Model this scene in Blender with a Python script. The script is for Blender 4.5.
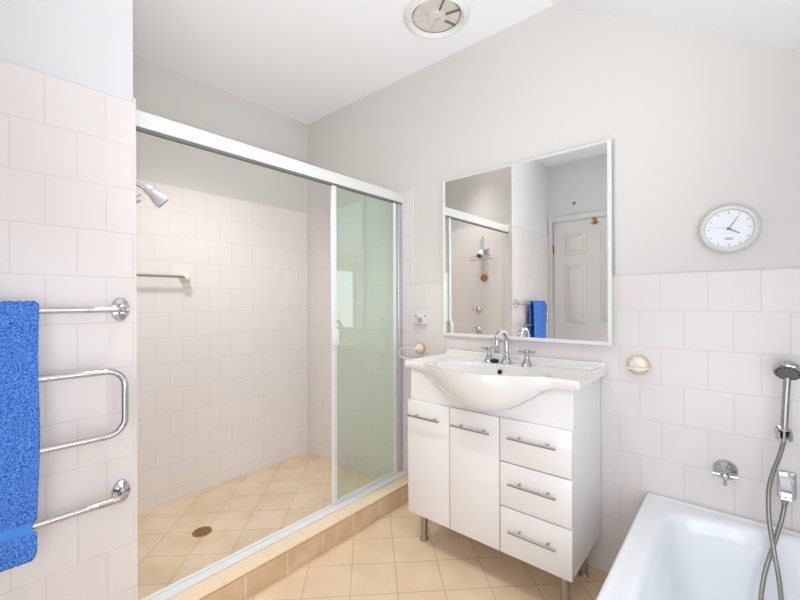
import bpy, bmesh, math, random
from mathutils import Vector, Matrix
random.seed(4)
PI = math.pi
for o in list(bpy.data.objects):
    bpy.data.objects.remove(o)
SC = bpy.context.scene
COL = SC.collection

# ------------------------------------------------------------------ camera
cd = bpy.data.cameras.new('camera')
cam = bpy.data.objects.new('camera', cd)
COL.objects.link(cam)
cd.sensor_fit = 'HORIZONTAL'
cd.sensor_width = 36.0
cd.lens = 394.36 / 800 * 36
cd.shift_y = 1.77 / 800
cd.clip_start = 0.02
RX = Vector((0.75838, 0.65180, -0.00413))
DN = Vector((-0.00371, -0.00201, -0.99999))
FW = Vector((-0.65180, 0.75839, 0.00090))
m3 = Matrix((RX, -DN, -FW)).transposed()
cam.matrix_world = Matrix.Translation((1.5673, -1.8875, 1.1809)) @ m3.to_4x4()
SC.camera = cam

# ------------------------------------------------------------------ world, light, exposure
W = bpy.data.worlds.new('world')
SC.world = W
W.use_nodes = True
W.node_tree.nodes['Background'].inputs[0].default_value = (0.80, 0.88, 1.0, 1)
W.node_tree.nodes['Background'].inputs[1].default_value = 1.0
WINDOW_STRENGTH = 2.3      # daylight through the frosted panes
SHOWER_FILL = 54.0       # added fill downlight over the shower, watts
DOWN_FILL = 25.0         # added fill downlight over the middle of the floor, watts
FRONT_FILL = 2.75        # added fill light, shaped as a window behind the camera
UPLIGHT_FILL = 80.0      # added fill uplighter behind the camera, watts
SC.view_settings.view_transform = 'Standard'
SC.view_settings.look = 'None'
SC.view_settings.gamma = 1.0
SC.view_settings.use_curve_mapping = False
SC.view_settings.exposure = 0.03


# ------------------------------------------------------------------ materials
def lin(c):
    return tuple((v / 12.92 if v <= 0.04045 else ((v + 0.055) / 1.055) ** 2.4) for v in (x / 255 for x in c)) + (1,)


def mat(name, rgb, rough=0.5, metal=0.0, spec=0.5, coat=0.0, noise=None, bump=None, emit=None):
    m = bpy.data.materials.new(name)
    m.use_nodes = True
    nt = m.node_tree
    b = nt.nodes['Principled BSDF']
    b.inputs['Base Color'].default_value = lin(rgb)
    b.inputs['Roughness'].default_value = rough
    b.inputs['Metallic'].default_value = metal
    b.inputs['Specular IOR Level'].default_value = spec
    b.inputs['Coat Weight'].default_value = coat
    if noise:                                   # (scale, rgb2)
        tc = nt.nodes.new('ShaderNodeTexCoord')
        n = nt.nodes.new('ShaderNodeTexNoise')
        n.inputs['Scale'].default_value = noise[0]
        n.inputs['Detail'].default_value = 4
        r = nt.nodes.new('ShaderNodeMix')
        r.data_type = 'RGBA'
        mr = nt.nodes.new('ShaderNodeMapRange')
        mr.inputs['From Min'].default_value = .36
        mr.inputs['From Max'].default_value = .64
        r.inputs[6].default_value = lin(rgb)
        r.inputs[7].default_value = lin(noise[1])
        nt.links.new(tc.outputs['Object'], n.inputs['Vector'])
        nt.links.new(n.outputs['Fac'], mr.inputs['Value'])
        nt.links.new(mr.outputs[0], r.inputs[0])
        nt.links.new(r.outputs[2], b.inputs['Base Color'])
    if bump:                                    # (scale, strength, distance)
        tc = nt.nodes.new('ShaderNodeTexCoord')
        n = nt.nodes.new('ShaderNodeTexNoise')
        n.inputs['Scale'].default_value = bump[0]
        n.inputs['Detail'].default_value = 3
        bp = nt.nodes.new('ShaderNodeBump')
        bp.inputs['Strength'].default_value = bump[1]
        bp.inputs['Distance'].default_value = bump[2]
        nt.links.new(tc.outputs['Object'], n.inputs['Vector'])
        nt.links.new(n.outputs['Fac'], bp.inputs['Height'])
        nt.links.new(bp.outputs[0], b.inputs['Normal'])
    if emit:
        b.inputs['Emission Color'].default_value = lin(emit[0])
        b.inputs['Emission Strength'].default_value = emit[1]
    return m


def tile_mat(name, axes, u0, v0, w, h, offset, c1, c2, grout, gsize, rough, diag=False, bump=0.25, mottle=None):
    """running-bond or stacked tiles laid on real coordinates of the wall or floor"""
    m = bpy.data.materials.new(name)
    m.use_nodes = True
    nt = m.node_tree
    N, Lk = nt.nodes, nt.links
    b = N['Principled BSDF']
    geo = N.new('ShaderNodeNewGeometry')
    sep = N.new('ShaderNodeSeparateXYZ')
    Lk.new(geo.outputs['Position'], sep.inputs[0])

    def math_(op, a, bb):
        n = N.new('ShaderNodeMath')
        n.operation = op
        for i, q in enumerate((a, bb)):
            if isinstance(q, (int, float)):
                n.inputs[i].default_value = q
            else:
                Lk.new(q, n.inputs[i])
        return n.outputs[0]
    if diag:
        s = math.sqrt(0.5)
        U = math_('MULTIPLY', math_('ADD', sep.outputs[0], sep.outputs[1]), s)
        V = math_('MULTIPLY', math_('SUBTRACT', sep.outputs[0], sep.outputs[1]), s)
    else:
        U = sep.outputs[axes[0]]
        V = sep.outputs[axes[1]]
    U = math_('SUBTRACT', U, u0 - 40 * w)
    V = math_('SUBTRACT', V, v0 - 20 * h)
    cmb = N.new('ShaderNodeCombineXYZ')
    # shift by half a joint so that the joint is centred
    Lk.new(math_('ADD', U, gsize / 2), cmb.inputs[0])
    Lk.new(math_('ADD', V, gsize / 2), cmb.inputs[1])
    br = N.new('ShaderNodeTexBrick')
    br.offset = offset
    br.offset_frequency = 2
    br.squash = 1.0
    br.inputs['Scale'].default_value = 1.0
    br.inputs['Brick Width'].default_value = w
    br.inputs['Row Height'].default_value = h
    br.inputs['Mortar Size'].default_value = gsize
    br.inputs['Mortar Smooth'].default_value = 0.1
    br.inputs['Color1'].default_value = lin(c1)
    br.inputs['Color2'].default_value = lin(c2)
    br.inputs['Mortar'].default_value = lin(grout)
    Lk.new(cmb.outputs[0], br.inputs['Vector'])
    colour = br.outputs['Color']
    if mottle:
        n = N.new('ShaderNodeTexNoise')
        n.inputs['Scale'].default_value = mottle[0]
        n.inputs['Detail'].default_value = 5
        Lk.new(geo.outputs['Position'], n.inputs['Vector'])
        mx = N.new('ShaderNodeMix')
        mx.data_type = 'RGBA'
        mx.blend_type = 'MULTIPLY'
        rp = N.new('ShaderNodeValToRGB')
        rp.color_ramp.elements[0].position = 0.35
        rp.color_ramp.elements[1].position = 0.65
        rp.color_ramp.elements[0].color = lin(mottle[1])
        rp.color_ramp.elements[1].color = (1, 1, 1, 1)
        Lk.new(n.outputs['Fac'], rp.inputs[0])
        mx.inputs[0].default_value = 1.0
        Lk.new(colour, mx.inputs[6])
        Lk.new(rp.outputs[0], mx.inputs[7])
        colour = mx.outputs[2]
    Lk.new(colour, b.inputs['Base Color'])
    b.inputs['Roughness'].default_value = rough
    b.inputs['Specular IOR Level'].default_value = 0.4
    inv = math_('SUBTRACT', 1.0, br.outputs['Fac'])
    bp = N.new('ShaderNodeBump')
    bp.inputs['Strength'].default_value = bump
    bp.inputs['Distance'].default_value = 0.002
    Lk.new(inv, bp.inputs['Height'])
    Lk.new(bp.outputs[0], b.inputs['Normal'])
    return m


T1, T2, TG = (244, 238, 235), (243, 236, 233), (234, 227, 222)
M = {}
M['plaster_white'] = mat('pure white wall paint', (230, 231, 232), 0.6, bump=(60, 0.04, 0.002), spec=0.2)
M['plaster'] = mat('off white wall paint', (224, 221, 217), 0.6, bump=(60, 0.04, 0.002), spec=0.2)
M['ceiling'] = mat('white ceiling paint', (252, 253, 255), 0.7, spec=0.2)
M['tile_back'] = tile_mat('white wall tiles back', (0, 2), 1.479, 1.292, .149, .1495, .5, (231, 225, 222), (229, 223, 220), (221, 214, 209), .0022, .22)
M['tile_left'] = tile_mat('white wall tiles left', (1, 2), -1.534, 1.868, .1505, .150, .5, (238, 232, 229), (236, 230, 227), (228, 221, 217), .0022, .22)
M['tile_end'] = tile_mat('white wall tiles shower end', (0, 2), -.31, 1.885, .152, .151, .5, T1, T2, TG, .0022, .25)
M['tile_shower'] = tile_mat('white wall tiles shower', (1, 2), -.922, 1.885, .152, .1515, .5, T1, T2, TG, .0022, .25)
M['floor'] = tile_mat('beige floor tiles', (0, 1), -.311, .6576, .1925, .1885, 0, (246, 223, 193), (243, 219, 188), (218, 194, 164), .0026, .35,
                      diag=True, bump=.15, mottle=(7, (246, 241, 235)))
M['floor_shower'] = tile_mat('beige shower floor tiles', (0, 1), -1.079, .337, .1925, .1885, 0, (238, 219, 193), (235, 215, 188), (214, 195, 169), .0028, .4,
                             diag=True, bump=.15, mottle=(6, (244, 238, 230)))
M['kerb'] = tile_mat('beige kerb tiles', (1, 2), -.523, .109, .1925, .4, 0, (234, 206, 172), (229, 200, 166), (244, 228, 206), .003, .35, bump=.1,
                     mottle=(9, (238, 232, 224)))
M['kerb_top'] = tile_mat('beige kerb top tiles', (1, 0), -.80, -.3, .1925, 1.0, 0, (246, 223, 192), (244, 221, 190), (236, 212, 181), .003, .35, bump=.1)
M['grout_dark'] = mat('shaded grout', (128, 98, 70), .9)
M['gloss_white'] = mat('white gloss lacquer', (244, 242, 240), .22, coat=.3)
M['ceramic'] = mat('white glazed ceramic', (240, 238, 234), .08, coat=.5)
M['bath'] = mat('white bath enamel', (240, 243, 246), .1, coat=.4)
M['chrome'] = mat('polished chrome', (196, 197, 200), .07, 1.0)
M['steel'] = mat('brushed steel', (176, 172, 166), .28, 1.0)
M['white_metal'] = mat('white powder coated aluminium', (234, 234, 233), .3)
M['silver_metal'] = mat('satin aluminium', (200, 205, 212), .35, 0.7)
M['black_rubber'] = mat('black rubber', (22, 22, 24), .45)
M['dark'] = mat('dark hole', (18, 18, 18), .8)
M['towel'] = mat('blue terry', (34, 96, 212), .95, spec=.1, noise=(250, (122, 176, 250)), bump=(190, 1.0, .006))
M['towel_band'] = mat('blue woven band', (84, 148, 238), .8, spec=.1, bump=(900, .3, .001))
M['navy'] = mat('navy terry', (30, 54, 150), .95, spec=.1, noise=(300, (40, 70, 176)), bump=(420, .9, .004))
M['clock_rim'] = mat('pale grey plastic', (222, 220, 216), .25)
M['clock_face'] = mat('clock dial white', (244, 247, 252), .4)
M['clock_ink'] = mat('clock grey ink', (110, 112, 118), .5)
M['clock_light_ink'] = mat('clock pale grey ink', (170, 172, 178), .5)
M['cream'] = mat('cream ceramic', (244, 236, 220), .2)
M['tan'] = mat('tan wood', (220, 192, 152), .4)
M['brass'] = mat('brass', (190, 150, 84), .25, 1.0)
M['gold_brown'] = mat('golden brown bristle', (186, 138, 76), .6, noise=(120, (150, 104, 50)))
M['white_plastic'] = mat('white plastic', (240, 239, 236), .35)
M['grey_white'] = mat('pale grey plastic shell', (206, 206, 210), .35)
M['grille'] = mat('off white grille plastic', (222, 218, 208), .4)
M['grey_shade'] = mat('grey plastic slot', (120, 118, 112), .6)
M['door_paint'] = mat('white door enamel', (236, 234, 230), .35)
M['hose'] = mat('grey ribbed hose', (150, 148, 142), .3, .7)
M['hand_grey'] = mat('satin grey chrome', (168, 168, 168), .25, .9)
M['spray'] = mat('grey spray rubber', (110, 106, 102), .5)
M['drain'] = mat('bronze drain', (176, 138, 100), .4, .4)
M['window_pane'] = mat('frosted daylight pane', (240, 244, 250), .4, emit=((238, 245, 255), WINDOW_STRENGTH))
M['fill_pane'] = mat('frosted fill pane', (240, 244, 250), .4, emit=((250, 250, 255), FRONT_FILL))
M['shower_fill'] = mat('opal shower fill glass', (250, 248, 244), .4, emit=((255, 247, 238), 2.0))
M['down_fill'] = mat('opal fill downlight glass', (250, 248, 244), .4, emit=((255, 250, 244), 2.0))
M['fill_uplight'] = mat('fill uplighter disc', (250, 250, 250), .4, emit=((255, 250, 244), 4.0))
M['gap_shade'] = mat('grey mirror gap shade', (205, 202, 196), .7)
M['silicone'] = mat('greyed silicone', (176, 168, 160), .6)

mm = bpy.data.materials.new('silvered mirror')
mm.use_nodes = True
mm.node_tree.nodes.clear()
g_ = mm.node_tree.nodes.new('ShaderNodeBsdfGlossy')
g_.inputs['Roughness'].default_value = 0.0
g_.inputs['Color'].default_value = (.93, .935, .92, 1)
o_ = mm.node_tree.nodes.new('ShaderNodeOutputMaterial')
mm.node_tree.links.new(g_.outputs[0], o_.inputs[0])
M['mirror'] = mm

gm = bpy.data.materials.new('green tinted glass')
gm.use_nodes = True
nt = gm.node_tree
nt.nodes.clear()
tr = nt.nodes.new('ShaderNodeBsdfTransparent')
tr.inputs[0].default_value = (.885, .958, .918, 1)
gl = nt.nodes.new('ShaderNodeBsdfGlossy')
gl.inputs['Roughness'].default_value = 0.0
gl.inputs['Color'].default_value = (.85, .97, .88, 1)
lw = nt.nodes.new('ShaderNodeLayerWeight')
lw.inputs['Blend'].default_value = 0.5
pw = nt.nodes.new('ShaderNodeMath')
pw.operation = 'POWER'
pw.inputs[1].default_value = 4.0
nt.links.new(lw.outputs['Facing'], pw.inputs[0])
fr = nt.nodes.new('ShaderNodeMath')
fr.operation = 'MULTIPLY_ADD'
fr.inputs[1].default_value = .9
fr.inputs[2].default_value = .06
nt.links.new(pw.outputs[0], fr.inputs[0])
mx = nt.nodes.new('ShaderNodeMixShader')
o_ = nt.nodes.new('ShaderNodeOutputMaterial')
nt.links.new(fr.outputs[0], mx.inputs[0])
nt.links.new(tr.outputs[0], mx.inputs[1])
nt.links.new(gl.outputs[0], mx.inputs[2])
nt.links.new(mx.outputs[0], o_.inputs[0])
M['green_glass'] = gm


# ------------------------------------------------------------------ mesh helpers
def V3(*a):
    return Vector(a)


def frame_of(d):
    d = d.normalized()
    a = Vector((0, 0, 1)) if abs(d.z) < .9 else Vector((1, 0, 0))
    u = d.cross(a).normalized()
    return u, d.cross(u).normalized()


def spot(name, loc, aim, watts, cone, blend, size, colour, parent):
    d = bpy.data.lights.new(name, 'SPOT')
    d.energy = watts
    d.spot_size = math.radians(cone)
    d.spot_blend = blend
    d.shadow_soft_size = size
    d.color = colour
    o = bpy.data.objects.new(name, d)
    COL.objects.link(o)
    o.parent = parent
    o.location = Vector(loc) - parent.location
    o.rotation_euler = (Vector(aim) - Vector(loc)).to_track_quat('-Z', 'Y').to_euler()
    return o


class MB:
    def __init__(s):
        s.bm = bmesh.new()

    def box(s, x0, x1, y0, y1, z0, z1, bev=0.0, seg=2):
        r = bmesh.ops.create_cube(s.bm, size=1.0)
        vs = r['verts']
        for v in vs:
            v.co = Vector(((x0 + x1) / 2 + v.co.x * (x1 - x0), (y0 + y1) / 2 + v.co.y * (y1 - y0), (z0 + z1) / 2 + v.co.z * (z1 - z0)))
        if bev:
            es = list({e for v in vs for e in v.link_edges})
            bmesh.ops.bevel(s.bm, geom=es, offset=bev, segments=seg, affect='EDGES', profile=.5)
        return s

    def ring(s, c, u, w, r, n):
        return [s.bm.verts.new(c + (u * math.cos(2 * PI * i / n) + w * math.sin(2 * PI * i / n)) * r) for i in range(n)]

    def skin(s, a, b):
        n = len(a)
        for i in range(n):
            s.bm.faces.new((a[i], a[(i + 1) % n], b[(i + 1) % n], b[i]))

    def lathe(s, prof, o, d=(0, 0, 1), n=32, caps=True):
        """prof: (radius, height along d)"""
        o, d = Vector(o), Vector(d).normalized()
        u, w = frame_of(d)
        prev = None
        first = None
        for r, h in prof:
            rg = s.ring(o + d * h, u, w, max(r, 1e-5), n)
            if prev:
                s.skin(prev, rg)
            else:
                first = rg
            prev = rg
        if caps:
            s.bm.faces.new(list(reversed(first)))
            s.bm.faces.new(prev)
        return s

    def cyl(s, a, b, r, r2=None, n=20):
        a, b = Vector(a), Vector(b)
        return s.lathe([(r, 0), (r if r2 is None else r2, (b - a).length)], a, b - a, n)

    def tube(s, pts, r, n=12, closed=False, radii=None):
        pts = [Vector(q) for q in pts]
        m = len(pts)
        tang = []
        for i in range(m):
            if closed:
                t = pts[(i + 1) % m] - pts[i - 1]
            else:
                t = pts[min(i + 1, m - 1)] - pts[max(i - 1, 0)]
            tang.append(t.normalized())
        u, w = frame_of(tang[0])
        rings = []
        for i in range(m):
            t = tang[i]
            u = (u - t * u.dot(t)).normalized()
            w = t.cross(u)
            rings.append(s.ring(pts[i], u, w, radii[i] if radii else r, n))
        for i in range(m - 1):
            s.skin(rings[i], rings[i + 1])
        if closed:
            s.skin(rings[-1], rings[0])
        else:
            s.bm.faces.new(list(reversed(rings[0])))
            s.bm.faces.new(rings[-1])
        return s

    def grid(s, fn, nu, nv, flip=False):
        g = [[s.bm.verts.new(fn(i / nu, j / nv)) for j in range(nv + 1)] for i in range(nu + 1)]
        for i in range(nu):
            for j in range(nv):
                f = (g[i][j], g[i + 1][j], g[i + 1][j + 1], g[i][j + 1])
                s.bm.faces.new(tuple(reversed(f)) if flip else f)
        return g

    def poly(s, pts, depth):
        """planar polygon extruded by vector depth"""
        d = Vector(depth)
        a = [s.bm.verts.new(Vector(q)) for q in pts]
        b = [s.bm.verts.new(Vector(q) + d) for q in pts]
        n = len(a)
        s.bm.faces.new(a)
        s.bm.faces.new(list(reversed(b)))
        for i in range(n):
            s.bm.faces.new((a[i], b[i], b[(i + 1) % n], a[(i + 1) % n]))
        return s

    def build(s, name, m, parent=None, smooth=True, angle=35):
        bm = s.bm
        bmesh.ops.remove_doubles(bm, verts=bm.verts, dist=1e-6)
        bmesh.ops.recalc_face_normals(bm, faces=bm.faces)
        off = Vector((0, 0, 0))
        q = parent
        while q is not None:
            off += q.location
            q = q.parent
        if parent is None:
            lo = Vector([min(v.co[i] for v in bm.verts) for i in range(3)])
            hi = Vector([max(v.co[i] for v in bm.verts) for i in range(3)])
            base = Vector(((lo.x + hi.x) / 2, (lo.y + hi.y) / 2, lo.z))
            off = base
        for v in bm.verts:
            v.co -= off
        me = bpy.data.meshes.new(name)
        bm.to_mesh(me)
        bm.free()
        me.materials.append(m)
        if smooth:
            me.shade_smooth()
            me.set_sharp_from_angle(angle=math.radians(angle))
        o = bpy.data.objects.new(name, me)
        COL.objects.link(o)
        if parent is None:
            o.location = off
        else:
            o.parent = parent
        return o


def tag(o, label, cat, group=None):
    o['label'] = label
    o['category'] = cat
    if group:
        o['group'] = group
    return o


def thing(name, label, cat, loc, group=None):
    o = bpy.data.objects.new(name, None)
    COL.objects.link(o)
    o.empty_display_size = .05
    o.location = loc
    return tag(o, label, cat, group)


def struct(o):
    o['kind'] = 'structure'
    return o


def arc(c, r, a0, a1, n, ax1, ax2):
    c, ax1, ax2 = Vector(c), Vector(ax1), Vector(ax2)
    return [c + ax1 * r * math.cos(a0 + (a1 - a0) * i / n) + ax2 * r * math.sin(a0 + (a1 - a0) * i / n) for i in range(n + 1)]


def spline(pts, n=10):
    pts = [Vector(q) for q in pts]
    P = [pts[0] * 2 - pts[1]] + pts + [pts[-1] * 2 - pts[-2]]
    out = []
    for i in range(1, len(P) - 2):
        for k in range(n):
            t = k / n
            a, b, c, d = P[i - 1], P[i], P[i + 1], P[i + 2]
            out.append(.5 * ((2 * b) + (c - a) * t + (2 * a - 5 * b + 4 * c - d) * t * t + (3 * b - a - 3 * c + d) * t ** 3))
    out.append(pts[-1])
    return out


def sm(t):
    t = max(0.0, min(1.0, t))
    return t * t * (3 - 2 * t)


# ------------------------------------------------------------------ the room
XR, YD, ZC = 2.05, -2.28, 2.587         # right wall, door wall, flat ceiling
XS, YE = -1.012, -1.45                  # shower left wall, shower end wall
XA = .906                               # where the ceiling starts to rake
SL = .69


def rake(x):
    return ZC - SL * (x - XA)


PL = .007                               # tiles stand this far proud of the plaster
def wall_poly(y, x0, x1):
    return [(x0, y, 0), (x1, y, 0), (x1, y, rake(x1) + .05), (XA, y, ZC + .05), (x0, y, ZC + .05)]


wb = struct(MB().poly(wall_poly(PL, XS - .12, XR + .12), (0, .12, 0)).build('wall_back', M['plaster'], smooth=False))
t = MB().box(XS, .052, 0, PL + .001, 0, 1.888, .001, 1).box(.052, XR, 0, PL + .001, 0, 1.292, .001, 1)
t.build('wall_tiles', M['tile_back'], wb)
wl = struct(MB().box(-.12, -PL, YD - .12, YE - PL, 0, ZC + .05).build('wall_left', M['plaster_white'], smooth=False))
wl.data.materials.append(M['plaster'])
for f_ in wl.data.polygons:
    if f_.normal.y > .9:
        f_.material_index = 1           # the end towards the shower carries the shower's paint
MB().box(-PL - .001, 0, YD, YE, 0, 1.868, .001, 1).build('wall_tiles', M['tile_left'], wl)
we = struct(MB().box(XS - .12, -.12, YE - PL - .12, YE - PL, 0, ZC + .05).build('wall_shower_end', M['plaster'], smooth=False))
MB().box(XS, -.0005, YE - PL - .001, YE - .0004, 0, 1.885, .0005, 1).build('wall_tiles', M['tile_end'], we)
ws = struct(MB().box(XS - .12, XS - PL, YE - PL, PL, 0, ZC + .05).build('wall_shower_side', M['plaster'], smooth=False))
MB().box(XS - PL - .001, XS, YE, 0, 0, 1.885, .001, 1).build('wall_tiles', M['tile_shower'], ws)
# wall with the door, behind the camera
dx0, dx1, dz = .055, .815, 1.985
fx0, fx1, fz0, fz1 = .96, 1.97, .14, 1.60     # added fill window, unseen behind the camera
wd = MB()
wd.poly([(-.12, YD, 0), (dx0 - .012, YD, 0), (dx0 - .012, YD, dz + .012), (dx1 + .012, YD, dz + .012), (dx1 + .012, YD, 0), (XR + .12, YD, 0), (XR + .12, YD, fz0), (fx0, YD, fz0), (fx0, YD, fz1), (XR + .12, YD, fz1 - .0),
         (XR + .12, YD, rake(XR + .12) + .05), (XA, YD, ZC + .05), (-.12, YD, ZC + .05)], (0, -.12, 0))
wd.box(fx1, XR + .12, YD - .12, YD, fz0, fz1)
struct(wd.build('wall_front', M['plaster_white'], smooth=False))
# right wall with the window opening
wy0, wy1, wz0, wz1 = -1.72, -.62, .50, 1.62
wr = MB()
zt = rake(XR) + .05
wr.box(XR, XR + .12, YD - .12, PL, 0, wz0).box(XR, XR + .12, YD - .12, PL, wz1, zt)
wr.box(XR, XR + .12, YD - .12, wy0, wz0, wz1).box(XR, XR + .12, wy1, PL, wz0, wz1)
struct(wr.build('wall_right', M['plaster_white'], smooth=False))
# ceiling: flat part and raking part
cl = MB().poly([(XS - .12, PL, ZC), (XA, PL, ZC), (XR + .12, PL, rake(XR + .12)), (XR + .12, PL, rake(XR + .12) + .08), (XA, PL, ZC + .08), (XS - .12, PL, ZC + .08)], (0, YD - PL, 0))
struct(cl.build('ceiling', M['ceiling'], smooth=False))
# floors
struct(MB().box(-.12, XR + .12, YD - .12, PL, -.1, 0).build('floor', M['floor'], smooth=False))
struct(MB().box(XS - .12, -.12, YE - .12, PL, -.1, 0.0).build('floor', M['floor_shower'], smooth=False))
fs = struct(MB().box(-.1201, -.058, YE, 0, -.02, 0.0006).build('floor', M['floor_shower'], smooth=False))
# shower kerb
kb = struct(MB().box(-.058, .078, YE, 0, 0, .100).build('trim_1', M['kerb'], smooth=False))
MB().box(-.058, .0765, YE, 0, .100, .103).build('grout_line', M['grout_dark'], kb)  # dark joint, with the grout's shadow put into its colour
MB().box(-.058, .080, YE, 0, .103, .113, .0015, 1).build('top_tiles', M['kerb_top'], kb)
# plaster return of the left wall stays above the tiles; door and its casing
dr = MB().box(dx0, dx1, YD - .045, YD - .008, 0.004, dz, .002, 1)
for (px0, px1) in ((dx0 + .115, dx0 + .315), (dx1 - .315, dx1 - .115)):
    for (pz0, pz1) in ((.20, .80), (.965, 1.55), (1.65, 1.865)):
        dr.box(px0, px1, YD - .012, YD - .002, pz0, pz1, .008, 2)
        dr.box(px0 + .03, px1 - .03, YD - .006, YD + .004, pz0 + .03, pz1 - .03, .009, 2)
door = struct(dr.build('door_1', M['door_paint']))
MB().lathe([(.026, 0), (.026, .006), (.010, .012), (.010, .04), (.024, .046), (.029, .06), (.022, .074), (.004, .078)], (dx1 - .06, YD - .008, 1.0), (0, 1, 0)).build('door_knob', M['brass'], door)
for z in (.25, 1.72):
    MB().cyl((dx0 - .004, YD - .003, z - .045), (dx0 - .004, YD - .003, z + .045), .006, n=10).build('hinge', M['brass'], door)
cs = MB()
for (a0, a1, b0, b1) in ((dx0 - .06, dx0 - .012, 0, dz + .065), (dx1 + .012, dx1 + .072, 0, dz + .065), (dx0 - .012, dx1 + .012, dz + .012, dz + .065)):
    cs.box(max(a0, .001), a1, YD, YD + .016, b0, b1, .005, 2)
struct(cs.build('trim_2', M['door_paint']))
# window in the right wall, out of view, enlarged to add light low down
wf = MB()
for (a, b, c, d) in ((wy0, wy1, wz0, wz0 + .045), (wy0, wy1, wz1 - .045, wz1), (wy0, wy0 + .045, wz0 + .045, wz1 - .045), (wy1 - .045, wy1, wz0 + .045, wz1 - .045)):
    wf.box(XR + .045, XR + .085, a, b, c, d, .003, 1)
ym = (wy0 + wy1) / 2
wf.box(XR + .045, XR + .085, ym - .02, ym + .02, wz0 + .045, wz1 - .045, .003, 1)
win = struct(wf.build('window_1', M['white_metal']))
for (a, b) in ((wy0 + .045, ym - .02), (ym + .02, wy1 - .045)):
    MB().box(XR + .06, XR + .066, a, b, wz0 + .045, wz1 - .045).build('pane', M['window_pane'], win)

wf = MB()
for (a, b, c, d) in ((fx0, fx1, fz0, fz0 + .045), (fx0, fx1, fz1 - .045, fz1), (fx0, fx0 + .045, fz0 + .045, fz1 - .045), (fx1 - .045, fx1, fz0 + .045, fz1 - .045)):
    wf.box(a, b, YD - .085, YD - .045, c, d, .003, 1)
fill_win = struct(wf.build('fill_window', M['white_metal']))  # added out of view for even light from the front
MB().box(fx0 + .045, fx1 - .045, YD - .066, YD - .060, fz0 + .045, fz1 - .045).build('pane', M['fill_pane'], fill_win)

# ------------------------------------------------------------------ bath
BX0, BY1, BZ = 1.277, -.003, .402
bt = MB()
OUT = [(BX0, -1.60), (BX0, BY1), (XR - .004, BY1), (XR - .004, -1.60)]
inner_key = [(1.352, -1.28), (1.352, -.62), (1.352, -.30), (1.364, -.175), (1.40, -.125), (1.46, -.098), (1.55, -.072), (1.66, -.058), (1.80, -.053), (1.90, -.06),
             (1.955, -.10), (1.975, -.17), (1.978, -.40), (1.978, -.9), (1.972, -1.28), (1.94, -1.44), (1.86, -1.515), (1.66, -1.53), (1.47, -1.515), (1.385, -1.44)]
P = [Vector((a, b, 0)) for a, b in inner_key]
nk = len(P)
loop = []
for i in range(nk):
    a, b, c, d = P[i - 1], P[i], P[(i + 1) % nk], P[(i + 2) % nk]
    for k in range(5):
        q = k / 5
        loop.append(.5 * ((2 * b) + (c - a) * q + (2 * a - 5 * b + 4 * c - d) * q * q + (3 * b - a - 3 * c + d) * q ** 3))
cen = Vector((1.665, -.80, 0))


def outer_of(p):
    """point of the outer rectangle seen from the cavity's centre line"""
    d = p - cen
    best = 9
    for lim, v, ax in ((BX0, d.x, 0), (XR - .004, d.x, 0), (-1.60, d.y, 1), (BY1, d.y, 1)):
        if abs(v) > 1e-6:
            q = (lim - cen[ax]) / v
            if q > 0:
                best = min(best, q)
    return cen + d * best


rings = []


def bring(f):
    r = [bt.bm.verts.new(f(p)) for p in loop]
    if rings:
        bt.skin(rings[-1], r)
    rings.append(r)


def shr(p, d):
    e = (p - cen)
    k = Vector((1 - d / .32, 1 - d / .75, 0))
    return Vector((cen.x + e.x * k.x, cen.y + e.y * k.y, 0))


outp = []
for p in loop:
    q = outer_of(p)
    outp.append(q)
# snap nearest loop samples to the true rectangle corners
for cx_, cy_ in OUT:
    j = min(range(len(outp)), key=lambda i: (outp[i] - Vector((cx_, cy_, 0))).length)
    outp[j] = Vector((cx_, cy_, 0))
idx = {id(p): i for i, p in enumerate(loop)}
bring(lambda p: outp[idx[id(p)]] + Vector((0, 0, .005)))
bring(lambda p: outp[idx[id(p)]] + Vector((0, 0, BZ - .014)))


def inset(q, d):
    return Vector((min(max(q.x, BX0 + d), XR - .004 - d), min(max(q.y, -1.60 + d), BY1 - d), 0))


bring(lambda p: inset(outp[idx[id(p)]], .003) + Vector((0, 0, BZ - .004)))
bring(lambda p: inset(outp[idx[id(p)]], .010) + Vector((0, 0, BZ)))
bring(lambda p: inset(outp[idx[id(p)]], .016) + Vector((0, 0, BZ - .002)))
bring(lambda p: inset(outp[idx[id(p)]], .020) + Vector((0, 0, BZ - .006)))
bring(lambda p: inset(outp[idx[id(p)]], .028) + Vector((0, 0, BZ - .007)))
bring(lambda p: shr(p, -.014) + Vector((0, 0, BZ - .006)))
bring(lambda p: shr(p, -.006) + Vector((0, 0, BZ - .008)))
bring(lambda p: shr(p, .002) + Vector((0, 0, BZ - .015)))
bring(lambda p: shr(p, .010) + Vector((0, 0, BZ - .030)))
for d, z in ((.025, .30), (.045, .20), (.065, .115), (.085, .08), (.12, .062), (.18, .055)):
    bring(lambda p, d=d, z=z: shr(p, d) + Vector((0, 0, z)))
bt.bm.faces.new(rings[-1])
bath = tag(bt.build('bathtub', M['bath'], angle=50), 'white enamel built-in bathtub along the right wall', 'bathtub')

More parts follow.
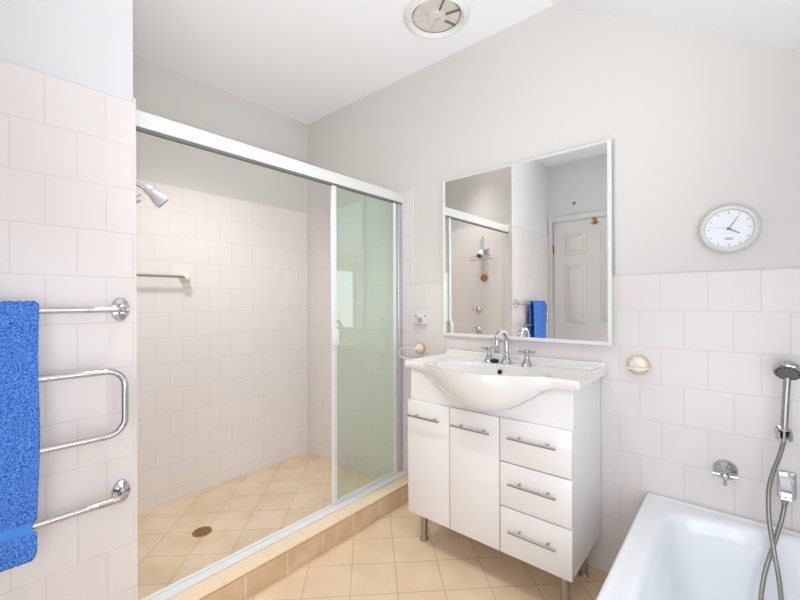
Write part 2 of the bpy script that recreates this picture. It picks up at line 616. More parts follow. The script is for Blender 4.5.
# ------------------------------------------------------------------ shower screen
sx0, sx1 = -.076, -.030
scr = thing('shower_screen', 'white framed sliding shower screen with green tinted glass on tiled kerb', 'shower screen', (-.043, -.72, .113))
h = MB().box(sx0 + .014, sx1, YE + .001, -.001, 1.803, 1.8605, .003, 2)
h.build('header_rail', M['white_metal'], scr)
MB().box(sx0 + .020, sx1 - .004, YE + .001, -.001, 1.793, 1.803).build('header_channel', M['grey_shade'], scr)
tk = MB().box(-.056, .002, YE + .001, -.001, .1132, .121, .002, 1).box(-.053, -.036, YE + .001, -.001, .121, .127, .002, 1)
tk.build('bottom_track', M['white_metal'], scr)
MB().box(sx0 + .004, sx1 - .004, -.036, -.001, .139, 1.793, .002, 1).build('wall_jamb', M['silver_metal'], scr)
MB().box(sx0 + .004, sx1 - .004, YE + .001, YE + .010, .139, 1.793, .002, 1).build('wall_jamb', M['white_metal'], scr)
# the panel near the back wall
gx0, gx1 = -.052, -.036
py0, py1 = -.560, -.052
pn = MB().box(gx0, gx1, py0, py0 + .030, 0.128, 1.793, .003, 1).box(gx0, gx1, py1 - .022, py1, 0.128, 1.793, .003, 1)
pn.box(gx0 + .003, gx1 - .003, py0 + .03, py1 - .022, .129, .142)
panel = pn.build('sliding_panel', M['white_metal'], scr)
MB().box(-.0465, -.0415, py0 + .028, py1 - .020, .1425, 1.7925).build('tinted_glass', M['green_glass'], panel)
MB().box(gx1, gx1 + .014, py0 - .004, py0 + .032, .955, 1.040, .004, 2).build('pull_handle', M['white_plastic'], panel)
for z in (.30, 1.00, 1.68):
    MB().cyl((sx1 - .004, -.012, z), (sx1 - .002, -.012, z), .004, n=10).build('screw', M['grey_shade'], scr)

# ------------------------------------------------------------------ shower fittings
# floor drain
dn = thing('floor_drain', 'round bronze drain grate in the shower floor', 'drain', (-.536, -1.013, 0.0))
MB().lathe([(.047, .0), (.047, .003), (.043, .004), (.040, .0035), (.040, .001)], (-.536, -1.013, .0002), n=40).build('rim', M['drain'], dn)
bars = MB()
for k in range(-2, 3):
    o_ = k * .0150
    hl = math.sqrt(.039 ** 2 - o_ ** 2)
    a = Vector((math.sqrt(.5), -math.sqrt(.5), 0))
    b = Vector((math.sqrt(.5), math.sqrt(.5), 0))
    c = Vector((-.536, -1.013, .003)) + a * o_
    bars.tube([c - b * hl, c + b * hl], .0036, 6)
bars.build('grate_bars', M['drain'], dn)
MB().lathe([(.039, 0), (.039, .0006)], (-.536, -1.013, .001), n=30).build('opening', M['dark'], dn)
# bar on the shower side wall
tr_ = thing('shower_towel_bar', 'pale metal bar with cream end cap on the shower side wall', 'towel bar', (XS, -1.15, 1.338))
MB().tube([(XS + .052, -.922, 1.338), (XS + .052, -1.385, 1.338)], .008, 12).build('bar', M['steel'], tr_)
for y in (-.916, -1.385):
    MB().lathe([(.030, 0), (.030, .012), (.024, .022), (.020, .04), (.022, .052), (.018, .066), (.004, .070)], (XS, y, 1.338), (1, 0, 0), 24).build('end_cap', M['cream'], tr_)
# hand shower and bracket on the end wall
SHX = -.248
hs = thing('shower_rose', 'white shower rose on a chrome bracket above the shower caddy', 'shower head', (SHX, YE, 1.60))
MB().lathe([(.026, 0), (.026, .005), (.016, .010), (.010, .013)], (SHX, YE, 1.655), (0, 1, 0)).build('wall_flange', M['chrome'], hs)
MB().tube(spline([(SHX, YE, 1.655), (SHX, YE + .05, 1.660), (SHX, YE + .085, 1.650), (SHX, YE + .105, 1.640)], 6), .008, 12).build('arm', M['chrome'], hs)
hd = Vector((.10, .62, -.55)).normalized()
c0 = Vector((SHX, YE + .100, 1.650))
MB().lathe([(.010, 0), (.017, .008), (.019, .020), (.016, .026), (.018, .034), (.024, .052), (.0285, .066), (.0285, .082), (.025, .086)], c0, hd, 28).build('spray_head', M['grey_white'], hs)
MB().lathe([(.024, 0), (.022, .002)], c0 + hd * .0862, hd, 24).build('spray_face', M['spray'], hs)
cad = thing('shower_caddy', 'small chrome wire shower caddy on the shower end wall seen in the mirror', 'shower caddy', (-.29, YE, 1.57))
cw = MB()
cw.tube([(-.40, YE + .004, 1.575), (-.40, YE + .065, 1.575), (-.18, YE + .065, 1.575), (-.18, YE + .004, 1.575)], .003, 8)
for k in range(9):
    x = -.385 + k * .0235
    cw.tube([(x, YE + .004, 1.575), (x, YE + .065, 1.575)], .002, 6)
cw.tube([(-.29, YE + .006, 1.575), (-.29, YE + .006, 1.80)], .005, 10)
cw.tube([(-.40, YE + .065, 1.60), (-.18, YE + .065, 1.60)], .003, 8)
cw.build('wire_rack', M['chrome'], cad)
MB().lathe([(.004, 0), (.020, .01), (.024, .03), (.012, .05), (.010, .15), (.004, .16)], (-.29, YE + .02, 1.61), (0, .15, 1), 16).build('top_bracket', M['silver_metal'], cad)
br = thing('bath_brush', 'golden brown brush hanging below the shower caddy seen in the mirror', 'brush', (-.27, YE + .02, 1.36))
MB().tube([(-.272, YE + .035, 1.575), (-.272, YE + .03, 1.50), (-.272, YE + .03, 1.45)], .005, 10).build('brush_handle', M['steel'], br)
MB().lathe([(.004, 0), (.030, .004), (.036, .014), (.034, .026), (.02, .034), (.004, .036)], (-.272, YE + .003, 1.405), (0, 1, 0), 24).build('brush_head', M['gold_brown'], br)


def cross_tap_wall(name, label, c, rs, cat='tap', group=None, extra=0.0):
    """round wall plate with a cross handle on a spindle, facing away from its wall"""
    c = Vector(c)
    d = extra['d'] if isinstance(extra, dict) else Vector((0, 1, 0))
    t = thing(name, label, cat, c, group)
    MB().lathe([(rs, 0), (rs, .004), (rs * .86, .014), (rs * .55, .023), (rs * .42, .028), (.012, .034), (.011, .052), (.014, .056), (.014, .068), (.010, .072)], c, d, 30).build('wall_plate', M['chrome'], t)
    u, w = frame_of(d)
    hh = c + d * .062
    mb = MB()
    for s_ in (u, w):
        a, b = hh - s_ * (rs * .95), hh + s_ * (rs * .95)
        mb.tube([a, a + (b - a) * .12, hh, b - (b - a) * .12, b], .005, 10, radii=[.0065, .0055, .005, .0055, .0065])
    mb.lathe([(.012, 0), (.013, .01), (.009, .016), (.003, .018)], c + d * .066, d, 16)
    mb.build('cross_handle', M['chrome'], t)
    return t


cross_tap_wall('shower_tap', 'upper chrome cross tap on the shower end wall seen in the mirror', (-.345, YE, 1.108), .033, group='shower taps')
cross_tap_wall('shower_tap', 'lower chrome cross tap on the shower end wall seen in the mirror', (-.345, YE, .915), .033, group='shower taps')

# ------------------------------------------------------------------ vanity
van = thing('vanity_cabinet', 'white gloss vanity cabinet with two doors and three drawers under the basin', 'vanity cabinet', (.72, -.20, 0))
VX0, VX1 = .337, 1.104


def zb(x):
    """lower edge of the basin skirt against the cabinet front"""
    K = [(.29, .860), (.40, .858), (.44, .846), (.50, .806), (.57, .765), (.66, .736), (.73, .726), (.79, .727), (.86, .745), (.943, .796), (1.00, .838), (1.04, .855), (1.14, .860)]
    for i in range(len(K) - 1):
        if K[i][0] <= x <= K[i + 1][0]:
            a = K[max(i - 1, 0)]; b = K[i]; c = K[i + 1]; d = K[min(i + 2, len(K) - 1)]
            q = (x - b[0]) / (c[0] - b[0])
            mb_ = (c[1] - a[1]) / (c[0] - a[0]) * (c[0] - b[0])
            mc_ = (d[1] - b[1]) / (d[0] - b[0]) * (c[0] - b[0])
            return (2 * q ** 3 - 3 * q * q + 1) * b[1] + (q ** 3 - 2 * q * q + q) * mb_ + (-2 * q ** 3 + 3 * q * q) * c[1] + (q ** 3 - q * q) * mc_
    return .86


ca = MB()
ca.box(VX0 + .001, VX0 + .017, -.377, -.002, .163, .8588, .001, 1)
ca.box(VX1 - .016, VX1, -.377, -.002, .163, .8588, .001, 1)
ca.box(VX0 + .017, VX1 - .016, -.377, -.002, .163, .179)
n_ = 48
pts = [(VX0 + .017 + (VX1 - VX0 - .033) * i / n_) for i in range(n_ + 1)]
poly = [(pts[0], -.377, .66), (pts[-1], -.377, .66)] + [(x, -.377, min(.8585, zb(x) - .001)) for x in reversed(pts)]
ca.poly(poly, (0, .014, 0))
ca.build('carcass', M['gloss_white'], van, angle=30)


def bar_handle(x0, x1, z, parent):
    hm = MB().tube([(x0, -.432, z), (x1, -.432, z)], .0052, 12)
    for q in (.2, .8):
        x = x0 + (x1 - x0) * q
        hm.tube([(x, -.400, z), (x, -.432, z)], .0042, 10)
    hm.build('bar_handle', M['steel'], parent)


for (a, b, h0, h1) in ((VX0, .5755, .362, .540), (.5795, .8200, .607, .790)):
    d = MB().box(a, b, -.400, -.379, .161, .706, .0018, 2).build('door', M['gloss_white'], van)
    bar_handle(h0, h1, .640, d)
for (z0, z1, hz) in ((.5335, .706, .642), (.3525, .5290, .460), (.161, .348, .272)):
    d = MB().box(.8245, VX1 + .0015, -.400, -.379, z0, z1, .0018, 2).build('drawer', M['gloss_white'], van)
    bar_handle(.872, 1.058, hz, d)
for (x, y) in ((.372, -.318), (1.055, -.325), (.382, -.075), (1.052, -.078)):
    MB().lathe([(.0225, 0), (.0225, .005), (.020, .008), (.0175, .010), (.0175, .155), (.028, .157), (.028, .163)], (x, y, 0), n=24).build('leg', M['steel'], van)

# ------------------------------------------------------------------ basin
bs = MB()
BX, BXE = .311, 1.128


def yf(x):
    s_ = (x - .395) / (1.035 - .395)
    if s_ <= 0 or s_ >= 1:
        return -.388
    return -.388 - .122 * (.5 - .5 * math.cos(2 * PI * s_)) ** .72


def bz(x, y):
    f = yf(x)
    edge = min(x - BX, BXE - x, y - f)
    z = .879 + .014 * (1 - sm((edge - .012) / .03))
    z += .012 * (1 - sm((-y - .018) / .022)) * 1.0
    if y > -.030:
        z = max(z, .884 + .030 * sm((.030 + y) / .010))
    e = math.sqrt(((x - .712) / .275) ** 2 + ((y + .295) / (.158 if y > -.295 else .180)) ** 2)
    if e < 1:
        z -= .145 * (1 - e ** 2.6) ** .8
    return z


nu, nv = 150, 150
g = bs.grid(lambda a, b: Vector((BX + (BXE - BX) * a, -.002 + (yf(BX + (BXE - BX) * a) + .002) * (1 - (1 - b) ** 1.0), 0)), nu, nv)
for col_ in g:
    for v in col_:
        v.co.z = bz(v.co.x, v.co.y)
# outline: left side from back to front, the front, right side from front to back
rim = [g[0][j] for j in range(nv + 1)] + [g[i][nv] for i in range(1, nu + 1)] + [g[nu][j] for j in range(nv - 1, -1, -1)]
side = [(-1, 0)] * nv + [(0, -1)] * (nu + 1) + [(1, 0)] * nv
K = 12
prev = rim
for k in range(1, K + 1):
    q = k / K
    cur = []
    for v0, sd in zip(rim, side):
        p = v0.co
        if sd == (0, -1):
            ztop, zbot = p.z, zb(p.x)
            f = yf(p.x)
            a = q * PI / 2
            z = ztop + (zbot - ztop) * (math.sin(a) ** 1.0)
            yb = -.3785
            depth = f - yb
            y = yb + depth * math.cos(a) ** .75 if q < 1 else yb
            flat = sm((abs(depth) - .012) / .02)
            yy = f - .004 * math.sin(PI * q)
            zz = ztop + (zbot - ztop) * q
            cur.append(bs.bm.verts.new((p.x, y * flat + yy * (1 - flat), z * flat + zz * (1 - flat))))
        else:
            zz = p.z + (.860 - p.z) * q
            cur.append(bs.bm.verts.new((p.x + sd[0] * .004 * math.sin(PI * q), p.y, zz)))
    for i in range(len(rim) - 1):
        bs.bm.faces.new((prev[i], prev[i + 1], cur[i + 1], cur[i]))
    prev = cur
basin = tag(bs.build('wash_basin', M['ceramic'], angle=60), 'white ceramic bow-front basin set on the vanity cabinet', 'basin')
MB().lathe([(.0115, -.006), (.0115, .0025)], (.700, -.1490, .8452), (0, -.93, .36), 20).build('overflow_hole', M['dark'], basin)
MB().lathe([(.021, 0), (.021, .003), (.015, .004)], (.712, -.295, .735), (0, 0, 1), 24).build('waste_ring', M['chrome'], basin)


def basin_tap(label, x, y):
    z = .8795
    t = thing('basin_tap', label, 'tap', (x, y, z), 'basin taps')
    MB().lathe([(.026, 0), (.026, .005), (.021, .012), (.0165, .024), (.0125, .036), (.0105, .044), (.011, .048), (.008, .052), (.0075, .060)], (x, y, z), n=28).build('tap_body', M['chrome'], t)
    hm = MB()
    zz = z + .066
    for a in (.12, .12 + PI / 2):
        d = Vector((math.cos(a), math.sin(a), 0)) * .040
        c = Vector((x, y, zz))
        hm.tube([c - d, c - d * .75, c, c + d * .75, c + d], .004, 10, radii=[.0062, .005, .0042, .005, .0062])
    hm.lathe([(.008, -.008), (.011, -.003), (.011, .004), (.008, .009), (.003, .011)], (x, y, zz), n=18)
    hm.build('cross_handle', M['chrome'], t)


basin_tap('chrome cross tap on the basin, left of the spout beside the black plug', .610, -.085)
basin_tap('chrome cross tap on the basin, right of the spout', .812, -.100)
fx, fy, fz = .706, -.090, .8795
fa = thing('basin_faucet', 'chrome gooseneck spout in the middle of the basin', 'faucet', (fx, fy, fz))
MB().lathe([(.029, 0), (.029, .006), (.023, .013), (.018, .028), (.014, .046), (.0125, .052), (.014, .056), (.0125, .060), (.0115, .072)], (fx, fy, fz), n=28).build('base', M['chrome'], fa)
rr = .052
sp = [(fx, fy, fz + .06), (fx, fy, fz + .09)] + arc((fx, fy - rr, fz + .108), rr, 0, PI * 1.06, 16, (0, 1, 0), (0, 0, 1))
e0, e1 = Vector(sp[-2]), Vector(sp[-1])
sp.append(e1 + (e1 - e0).normalized() * .022)
MB().tube(sp, .0105, 16, radii=[.0115] * 2 + [.0105] * (len(sp) - 3) + [.0098]).build('gooseneck', M['chrome'], fa)
dd = (e1 - e0).normalized()
MB().cyl(sp[-1] - dd * .008, sp[-1] + dd * .012, .0125, n=20).build('aerator', M['chrome'], fa)
pl = thing('sink_plug', 'black rubber plug on the basin beside the left tap', 'plug', (.640, -.088, .880))
MB().lathe([(.019, 0), (.020, .003), (.022, .012), (.021, .014), (.006, .0145), (.004, .019)], (.643, -.092, .8798), n=24).build('stopper', M['black_rubber'], pl)

# ------------------------------------------------------------------ mirror
TIL = .0130
mx0, mx1, mz0, mz1 = .281, 1.158, .990, 1.872


def my(x, d):
    return -.004 - d - TIL * (x - mx0)


def slab(mb, x0, x1, z0, z1, d0, d1):
    vs = []
    for z in (z0, z1):
        for (x, d) in ((x0, d0), (x1, d0), (x1, d1), (x0, d1)):
            vs.append(mb.bm.verts.new((x, my(x, d), z)))
    for f in ((0, 1, 2, 3), (7, 6, 5, 4), (0, 4, 5, 1), (1, 5, 6, 2), (2, 6, 7, 3), (3, 7, 4, 0)):
        mb.bm.faces.new([vs[i] for i in f])


mir = thing('wall_mirror', 'large square mirror in a thin white frame above the basin', 'mirror', (.72, -.01, mz0))
fm = MB()
fw = .017
slab(fm, mx0, mx0 + fw, mz0, mz1, .0, .014)
slab(fm, mx1 - fw, mx1, mz0, mz1, .0, .014)
slab(fm, mx0 + fw, mx1 - fw, mz0, mz0 + fw, .0, .014)
slab(fm, mx0 + fw, mx1 - fw, mz1 - fw * .45, mz1, .0, .014)
bmesh.ops.bevel(fm.bm, geom=list(fm.bm.edges), offset=.0015, segments=1, affect='EDGES')
fm.build('frame', M['white_metal'], mir)
gg = MB()
slab(gg, mx0 + fw - .001, mx1 - fw + .001, mz0 + fw - .001, mz1 - fw * .45 + .001, .002, .010)
gg.build('mirror_glass', M['mirror'], mir, smooth=False)
bk = MB().box(mx1 + .0005, mx1 + .007, -.0035, PL - .001, 1.2925, mz1 + .004)  # grey strip standing in for the shaded gap behind the mirror
bk.build('gap_shade_strip', M['gap_shade'], mir, smooth=False)

# ------------------------------------------------------------------ wall clock
ck = Vector((1.540, PL, 1.444))
clk = thing('wall_clock', 'round white clock in a pale grey rim on the back wall', 'clock', ck)
F = Vector((0, -1, 0))
MB().lathe([(.080, 0), (.087, .006), (.089, .016), (.086, .026), (.079, .032), (.072, .031), (.069, .024), (.068, .017)], ck, F, 56, caps=False).build('rim', M['clock_rim'], clk)
MB().lathe([(.070, .004), (.070, .018)], ck, F, 48).build('dial', M['clock_face'], clk)
for k in range(12):
    a = k * PI / 6
    r0, r1 = (.054, .064) if k % 3 == 0 else (.057, .063)
    d = Vector((math.sin(a), 0, math.cos(a)))
    s_ = Vector((math.cos(a), 0, -math.sin(a))) * (.0012 if k % 3 == 0 else .0018)
    c = ck + F * .0184
    MB().poly([c + d * r0 - s_, c + d * r1 - s_, c + d * r1 + s_, c + d * r0 + s_], F * .0004).build('hour_mark', M['clock_light_ink'], clk, smooth=False)
mk = MB()
c = ck + F * .0184
for (dx, dz, w, h) in ((0, -.034, .0115, .0016), (-.003, -.0385, .0075, .0012), (.007, -.0385, .003, .0012)):
    mk.poly([c + Vector((dx - w, 0, dz - h)), c + Vector((dx + w, 0, dz - h)), c + Vector((dx + w, 0, dz + h)), c + Vector((dx - w, 0, dz + h))], F * .0004)
mk.build('dial_print', M['clock_light_ink'], clk, smooth=False)


def hand(name, ang, ln, back, w, dep, m):
    a = math.radians(ang)
    d = Vector((math.sin(a), 0, math.cos(a)))
    s_ = Vector((math.cos(a), 0, -math.sin(a)))
    c = ck + F * dep
    MB().poly([c - d * back - s_ * w, c + d * ln - s_ * w * .6, c + d * ln + s_ * w * .6, c - d * back + s_ * w], F * .0008).build(name, m, clk, smooth=False)


hand('hour_hand', 122, .036, .006, .0024, .0200, M['clock_ink'])
hand('minute_hand', 33, .050, .006, .0014, .0212, M['clock_ink'])
hand('second_hand', 282, .054, .008, .0007, .0224, M['clock_light_ink'])
MB().lathe([(.004, 0), (.003, .002)], ck + F * .0232, F, 14).build('hub', M['clock_ink'], clk)

# ------------------------------------------------------------------ ceiling fan unit
fc = Vector((.447, -.300, ZC))
fan = thing('exhaust_fan', 'round white exhaust fan set in the ceiling', 'exhaust fan', fc)
DN_ = Vector((0, 0, -1))
MB().lathe([(.165, 0), (.163, .006), (.150, .018), (.138, .024), (.132, .023), (.126, .016), (.117, .004), (.116, .002), (.160, .0005)], fc, DN_, 64, caps=False).build('outer_ring', M['white_plastic'], fan)
MB().lathe([(.1155, .001), (.1155, .004)], fc, DN_, 48).build('grille_disc', M['grille'], fan)
MB().lathe([(.048, .004), (.048, .012), (.043, .018), (.028, .020), (.002, .0205)], fc, DN_, 40).build('hub_cap', M['grille'], fan)
for k, a in enumerate((.27, 2.45, 1.236, -2.55, -.645, -1.74)):
    d = Vector((math.cos(a), math.sin(a), 0))
    s_ = Vector((-math.sin(a), math.cos(a), 0)) * .003
    c = fc + DN_ * .004
    MB().poly([c + d * .048 - s_, c + d * .115 - s_, c + d * .115 + s_, c + d * .048 + s_], DN_ * .009).build('fin', M['grey_shade'] if k % 2 == 0 else M['grille'], fan, smooth=False)
MB().lathe([(.1165, .001), (.1165, .007), (.1140, .007), (.1140, .001)], fc, DN_, 48, caps=False).build('gap_ring', M['grey_shade'], fan)
c = fc + DN_ * .0206
MB().box(c.x - .018, c.x + .018, c.y - .003, c.y + .003, c.z - .0006, c.z).build('name_plate', M['clock_light_ink'], fan)

# fill uplighter added behind the camera to brighten the ceiling
ul = Vector((1.84, -1.97, 0))
up = thing('fill_uplighter', 'added white fill uplighter in the corner past the foot of the bathtub', 'fill light', ul)
MB().lathe([(.13, 0), (.13, .015), (.03, .03), (.012, .04)], ul, (0, 0, 1), 40).build('base', M['white_metal'], up)
MB().cyl(ul + Vector((0, 0, .038)), ul + Vector((0, 0, .86)), .012).build('pole', M['white_metal'], up)
c = ul + Vector((0, 0, .85))
MB().lathe([(.03, 0), (.09, .02), (.135, .06), (.148, .10), (.143, .10), (.130, .062), (.085, .025), (.03, .01)], c, (0, 0, 1), 40).build('bowl', M['white_metal'], up)
MB().lathe([(.125, .078), (.125, .082)], c, (0, 0, 1), 32).build('fill_disc', M['fill_uplight'], up)
spot('fill_beam', c + Vector((0, 0, .20)), (.34, -.36, ZC), UPLIGHT_FILL, 84, .9, .10, (.965, .985, 1), up)
# unseen downlights added to brighten the shower and the floor
for lc, k, aim, ww, cn, ll in ((Vector((-.20, -1.25, ZC)), 'shower_fill', (-.66, -.66, .3), SHOWER_FILL, 92, 'added round opal fill downlight in the ceiling over the shower'),
                  (Vector((.58, -1.12, ZC)), 'down_fill', (.52, -.86, 0), DOWN_FILL, 96, 'added round opal fill downlight in the flat ceiling over the middle of the floor')):
    lm = thing('fill_downlight', ll, 'lamp', lc)
    MB().lathe([(.135, .0005), (.135, .006), (.128, .009), (.118, .008), (.116, .003)], lc, DN_, 48, caps=False).build('trim_ring', M['white_metal'], lm)
    MB().lathe([(.1165, .001), (.1165, .003)], lc, DN_, 48).build('diffuser', M[k], lm)
    spot('fill_beam', lc + Vector((0, 0, -.06)), aim, ww, cn, .9, .10, (1, .985, .965), lm)

# ------------------------------------------------------------------ heated towel rail and towel
BXR = .062
zs = (1.161, .966, .762, .555)
yN, yF_ = -1.501, -2.07
rail = thing('towel_rail', 'chrome serpentine towel rail on the left tiled wall', 'towel rail', (0, -1.78, .555))
rb = .050
path = [(0.004, -1.498, zs[0]), (BXR - .03, -1.498, zs[0])] + arc((BXR - .02, -1.518, zs[0]), .02, PI / 2, 0, 5, (1, 0, 0), (0, 1, 0))


def ubend(y, za, zb_, sgn):
    o = []
    o += arc((BXR, y - sgn * rb, za - rb), rb, PI / 2, 0, 7, (0, sgn, 0), (0, 0, 1))
    o += arc((BXR, y - sgn * rb, zb_ + rb), rb, 0, -PI / 2, 7, (0, sgn, 0), (0, 0, 1))
    return o


path += [Vector((BXR, -1.60, zs[0]))]
path += ubend(yF_, zs[0], zs[1], -1)
path += [Vector((BXR, -1.8, zs[1]))]
path += ubend(yN, zs[1], zs[2], 1)
path += [Vector((BXR, -1.8, zs[2]))]
path += ubend(yF_, zs[2], zs[3], -1)
path += [Vector((BXR, -1.6, zs[3]))]
path += arc((BXR - .02, -1.518, zs[3]), .02, 0, PI / 2, 5, (1, 0, 0), (0, 1, 0)) + [Vector((BXR - .03, -1.498, zs[3])), Vector((.004, -1.498, zs[3]))]
MB().tube(path, .0098, 16).build('rail_tube', M['chrome'], rail)
for z in (zs[0], zs[3]):
    fl = MB().lathe([(.039, 0), (.039, .004), (.036, .009), (.024, .012), (.018, .014), (.017, .022), (.0145, .024)], (0.0005, -1.498, z), (1, 0, 0), 32)
    for v in fl.bm.verts:
        v.co.y = -1.498 + (v.co.y + 1.498) * .66          # the flanges are upright ovals
    fl.build('wall_flange', M['chrome'], rail)
MB().tube([(BXR, -1.535, zs[3]), (BXR, -1.572, zs[3])], .0112, 16).build('switch_sleeve', M['steel'], rail)

tw = MB()
ya, yb_ = -1.708, -1.985
rT = .0195
front_len, back_len = .685, .56
cz = zs[0]
total = front_len + PI * rT + back_len


def towel_pt(s_, v, extra=0):
    """s along the cloth from the front hem over the bar to the back hem"""
    y = ya + (yb_ - ya) * v
    if s_ < front_len:
        k = 1 - s_ / front_len
        x = BXR + rT + .010 * k + .005 * math.sin(v * 9 + 1.2) * k + extra
        z = cz - (front_len - s_)
        # slight narrowing under the hem band and drape
        ins = .004 * math.sin(k * 9) * .6 + .006 * k
        band = .006 if .075 < s_ < .105 else 0
        y2 = y + (-(ins) - band if v < .5 else (ins + band))
        if s_ < .03:
            y2 += (-1 if v < .5 else 1) * .010 * (1 - s_ / .03) ** 2
        return Vector((x, y2, z))
    if s_ < front_len + PI * rT:
        a = (s_ - front_len) / rT
        return Vector((BXR + (rT + extra) * math.cos(a), y, cz + (rT + extra) * math.sin(a)))
    k = (s_ - front_len - PI * rT) / back_len
    return Vector((BXR - rT - extra - .008 * k, y - .004, cz - k * back_len))


def shell(mb, s0, s1, v0, v1, ns, nvv, th, jig):
    """thick cloth: outer and inner face joined round the edge"""
    def f(e):
        rows = []
        for i in range(ns + 1):
            row = []
            for j in range(nvv + 1):
                s_ = s0 + (s1 - s0) * i / ns
                v = v0 + (v1 - v0) * j / nvv
                # rounded cloth edge
                ed = min(j, nvv - j) / 3
                rnd = 1.0 if ed >= 1 else math.sqrt(max(0, 1 - (1 - ed) ** 2))
                ei = min(i, ns - i) / 3
                rnd *= 1.0 if ei >= 1 else math.sqrt(max(0, 1 - (1 - ei) ** 2))
                q = towel_pt(s_, v, e * th / 2 * rnd + (random.uniform(-jig, jig) if e > 0 else 0))
                q.y += random.uniform(-jig, jig) * (.25 if ed < 1 else 1)
                q.z += random.uniform(-jig, jig)
                row.append(mb.bm.verts.new(q))
            rows.append(row)
        return rows
    A, B = f(1), f(-1)
    for i in range(ns):
        for j in range(nvv):
            mb.bm.faces.new((A[i][j], A[i + 1][j], A[i + 1][j + 1], A[i][j + 1]))
            mb.bm.faces.new((B[i][j], B[i][j + 1], B[i + 1][j + 1], B[i + 1][j]))
    for i in range(ns):
        for j in (0, nvv):
            mb.bm.faces.new((A[i][j], A[i + 1][j], B[i + 1][j], B[i][j]))
    for j in range(nvv):
        for i in (0, ns):
            mb.bm.faces.new((A[i][j], A[i][j + 1], B[i][j + 1], B[i][j]))


twl = thing('bath_towel', 'blue terry towel folded over the chrome towel rail', 'towel', (BXR, -1.85, .50))
shell(tw, 0, .078, 0, 1, 16, 60, .013, .0022)
tw.build('hem', M['towel'], twl, angle=180)
tw = MB()
shell(tw, .102, total, 0, 1, 180, 60, .013, .0022)
tw.build('terry_cloth', M['towel'], twl, angle=180)
tw = MB()
shell(tw, .070, .110, .012, .988, 10, 40, .009, .0002)
tw.build('woven_band', M['towel_band'], twl, angle=180)

# ------------------------------------------------------------------ small wall fittings
# roll holder left of the basin
rh = thing('toilet_roll_holder', 'cream toilet roll holder with a wire loop left of the basin', 'toilet roll holder', (.111, 0, .867))
MB().lathe([(.034, 0), (.036, .006), (.035, .016), (.031, .020)], (.111, 0, .903), F, 28).build('wall_ring', M['tan'], rh)
MB().lathe([(.030, .018), (.028, .026), (.018, .036), (.013, .05), (.012, .058), (.004, .062)], (.111, 0, .903), F, 24).build('boss', M['cream'], rh)
MB().tube(spline([(.111, -.052, .903), (.06, -.052, .908), (.005, -.052, .900), (-.014, -.052, .880), (-.008, -.052, .850), (.03, -.052, .838), (.06, -.052, .838)], 8), .0050, 10).build('wire_loop', M['cream'], rh)
# clear little fitting above it
wp = thing('wall_hook_plate', 'small clear plastic hook plate on the tiles above the toilet roll holder', 'wall hook', (.111, 0, 1.05))
hp = MB().box(.068, .154, -.004, 0, 1.048, 1.106, .0018, 1)
hp.build('plate', M['white_plastic'], wp)
MB().lathe([(.014, 0), (.015, .010), (.012, .020), (.008, .024)], (.111, -.004, 1.074), F, 20).build('hook', M['clock_light_ink'], wp)
MB().box(.064, .158, -.026, -.001, 1.046, 1.050, .001, 1).build('tray_lip', M['silver_metal'], wp)
for x in (.078, .146):
    MB().lathe([(.005, 0), (.005, .006), (.002, .008)], (x, -.004, 1.098), F, 12).build('peg', M['hand_grey'], wp)
# dish right of the vanity
sd = thing('soap_dish', 'cream soap dish with tan ring on the tiles right of the basin', 'soap dish', (1.252, 0, .878))
MB().lathe([(.037, 0), (.040, .005), (.040, .012), (.036, .016)], (1.252, 0, .917), F, 36).build('wall_ring', M['tan'], sd)
MB().lathe([(.034, .012), (.033, .022), (.026, .030), (.006, .034)], (1.252, 0, .920), F, 30).build('boss', M['cream'], sd)
ds = MB()
pr = [(math.cos(PI * k / 20), math.sin(PI * k / 20)) for k in range(21)]
ds.poly([(1.252 + .044 * a, -.012 - .052 * b, .903) for a, b in pr], (0, 0, .007))
bmesh.ops.bevel(ds.bm, geom=list(ds.bm.edges), offset=.0018, segments=2, affect='EDGES')
ds.build('dish', M['white_plastic'], sd)
# bath tap
cross_tap_wall('bath_tap', 'chrome cross tap on the tiles above the bathtub', (1.527, 0, .557), .037, extra={'d': F})
# hand shower
hsr = thing('hand_shower', 'chrome hand shower with grey hose hanging over the bathtub', 'hand shower', (1.68, -.06, .50))
ht = Vector((1.690, -.058, .955))
fn = Vector((-.10, -.74, -.62)).normalized()
MB().lathe([(.010, -.012), (.026, -.010), (.035, -.002), (.0375, .008), (.036, .018), (.033, .021)], ht, fn, 40).build('spray_head', M['chrome'], hsr)
MB().lathe([(.0325, .0), (.0325, .0015), (.024, .004), (.022, .0035), (.012, .0055), (.002, .006)], ht + fn * .0208, fn, 36).build('spray_face', M['spray'], hsr)
nz = MB()
u, w = frame_of(fn)
for k in range(14):
    a = 2 * PI * k / 14
    nz.lathe([(.0022, 0), (.0016, .003)], ht + fn * .0235 + (u * math.cos(a) + w * math.sin(a)) * .0275, fn, 8)
nz.build('nozzles', M['dark'], hsr)
MB().tube([ht - fn * .004 + Vector((0, 0, -.008)), (1.688, -.054, .915), (1.685, -.056, .860), (1.681, -.060, .775), (1.680, -.061, .752)], .010, 16,
          radii=[.013, .0098, .0095, .0100, .0088]).build('handle', M['hand_grey'], hsr)
MB().cyl((1.680, -.061, .754), (1.6785, -.0615, .712), .0092, .0078, 16).build('hose_nut', M['chrome'], hsr)
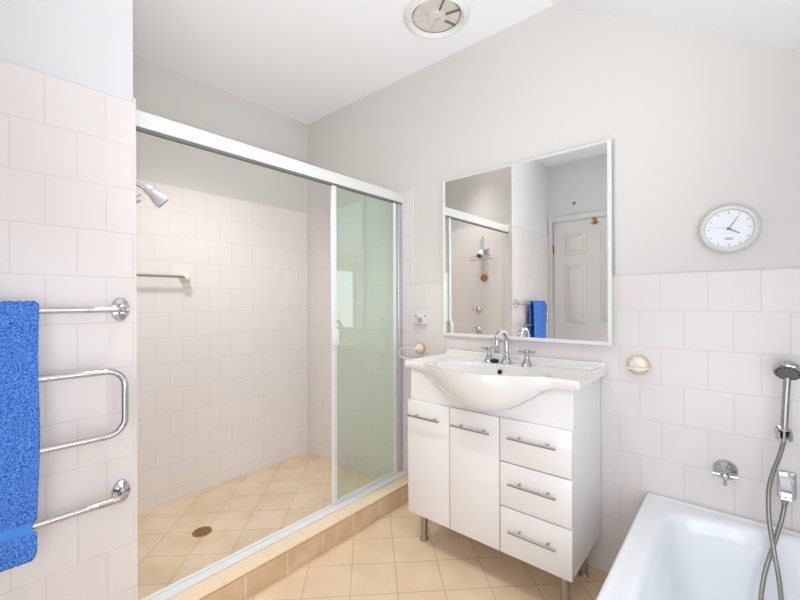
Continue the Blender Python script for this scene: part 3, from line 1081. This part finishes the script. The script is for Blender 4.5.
hose = spline([(1.6785, -.0615, .712), (1.668, -.060, .660), (1.650, -.058, .590), (1.641, -.062, .530), (1.641, -.085, .450), (1.650, -.120, .370), (1.662, -.150, .280), (1.665, -.168, .190),
               (1.650, -.178, .130), (1.628, -.178, .130), (1.617, -.165, .200), (1.628, -.135, .290), (1.650, -.100, .370), (1.668, -.066, .430), (1.679, -.046, .480), (1.682, -.042, .515)], 12)
MB().tube(hose, .0066, 12).build('hose', M['hose'], hsr)
hb = thing('hand_shower_holder', 'chrome wall clip holding the hand shower', 'holder', (1.680, 0, .715))
MB().lathe([(.022, 0), (.022, .006), (.014, .012), (.011, .028)], (1.680, 0, .730), F, 24).build('wall_plate', M['chrome'], hb)
cl_ = MB()
clip = arc((1.680, -.0605, 0), .0165, math.radians(-60), math.radians(240), 16, (1, 0, 0), (0, 1, 0))
for i in range(16):
    a, b = clip[i], clip[i + 1]
    ca_, cb_ = a + (a - Vector((1.680, -.0605, 0))).normalized() * .005, b + (b - Vector((1.680, -.0605, 0))).normalized() * .005
    cl_.poly([(a.x, a.y, .718), (b.x, b.y, .718), (cb_.x, cb_.y, .718), (ca_.x, ca_.y, .718)], (0, 0, .026))
cl_.cyl((1.680, -.026, .731), (1.680, -.041, .731), .009)
cl_.build('clip', M['chrome'], hb)
ot = thing('hose_outlet', 'chrome square wall outlet at the lower end of the shower hose', 'hose outlet', (1.690, 0, .49))
MB().box(1.664, 1.712, -.014, 0, .505, .598, .006, 3).build('wall_plate', M['chrome'], ot)
MB().poly([(1.672, -.012, .585), (1.672, -.012, .52), (1.672, -.052, .515), (1.672, -.046, .545)], (.026, 0, 0)).build('elbow', M['chrome'], ot)
MB().cyl((1.682, -.042, .526), (1.682, -.042, .500), .0090, n=16).build('outlet_nut', M['steel'], ot)
# over-door hook and the small hook above the door, both seen in the mirror
hk = thing('over_door_hook', 'brass hook over the top of the white door seen in the mirror', 'hook', (.45, YD, 1.93))
MB().box(.432, .468, YD - .004, YD - .0, 1.93, 1.992).tube(spline([(.45, YD + .001, 1.95), (.45, YD + .03, 1.938), (.45, YD + .045, 1.955), (.45, YD + .043, 1.975)], 6), .005, 10).tube([(.415, YD + .004, 1.945), (.485, YD + .004, 1.945)], .006, 10).build('hook_plate', M['brass'], hk)
nk_ = thing('wall_peg', 'tiny grey peg on the wall above the door seen in the mirror', 'peg', (.262, YD, 2.16))
MB().lathe([(.016, 0), (.014, .008), (.006, .014), (.006, .03), (.009, .034), (.002, .036)], (.262, YD, 2.165), (0, 1, 0), 18).build('peg', M['hand_grey'], nk_)
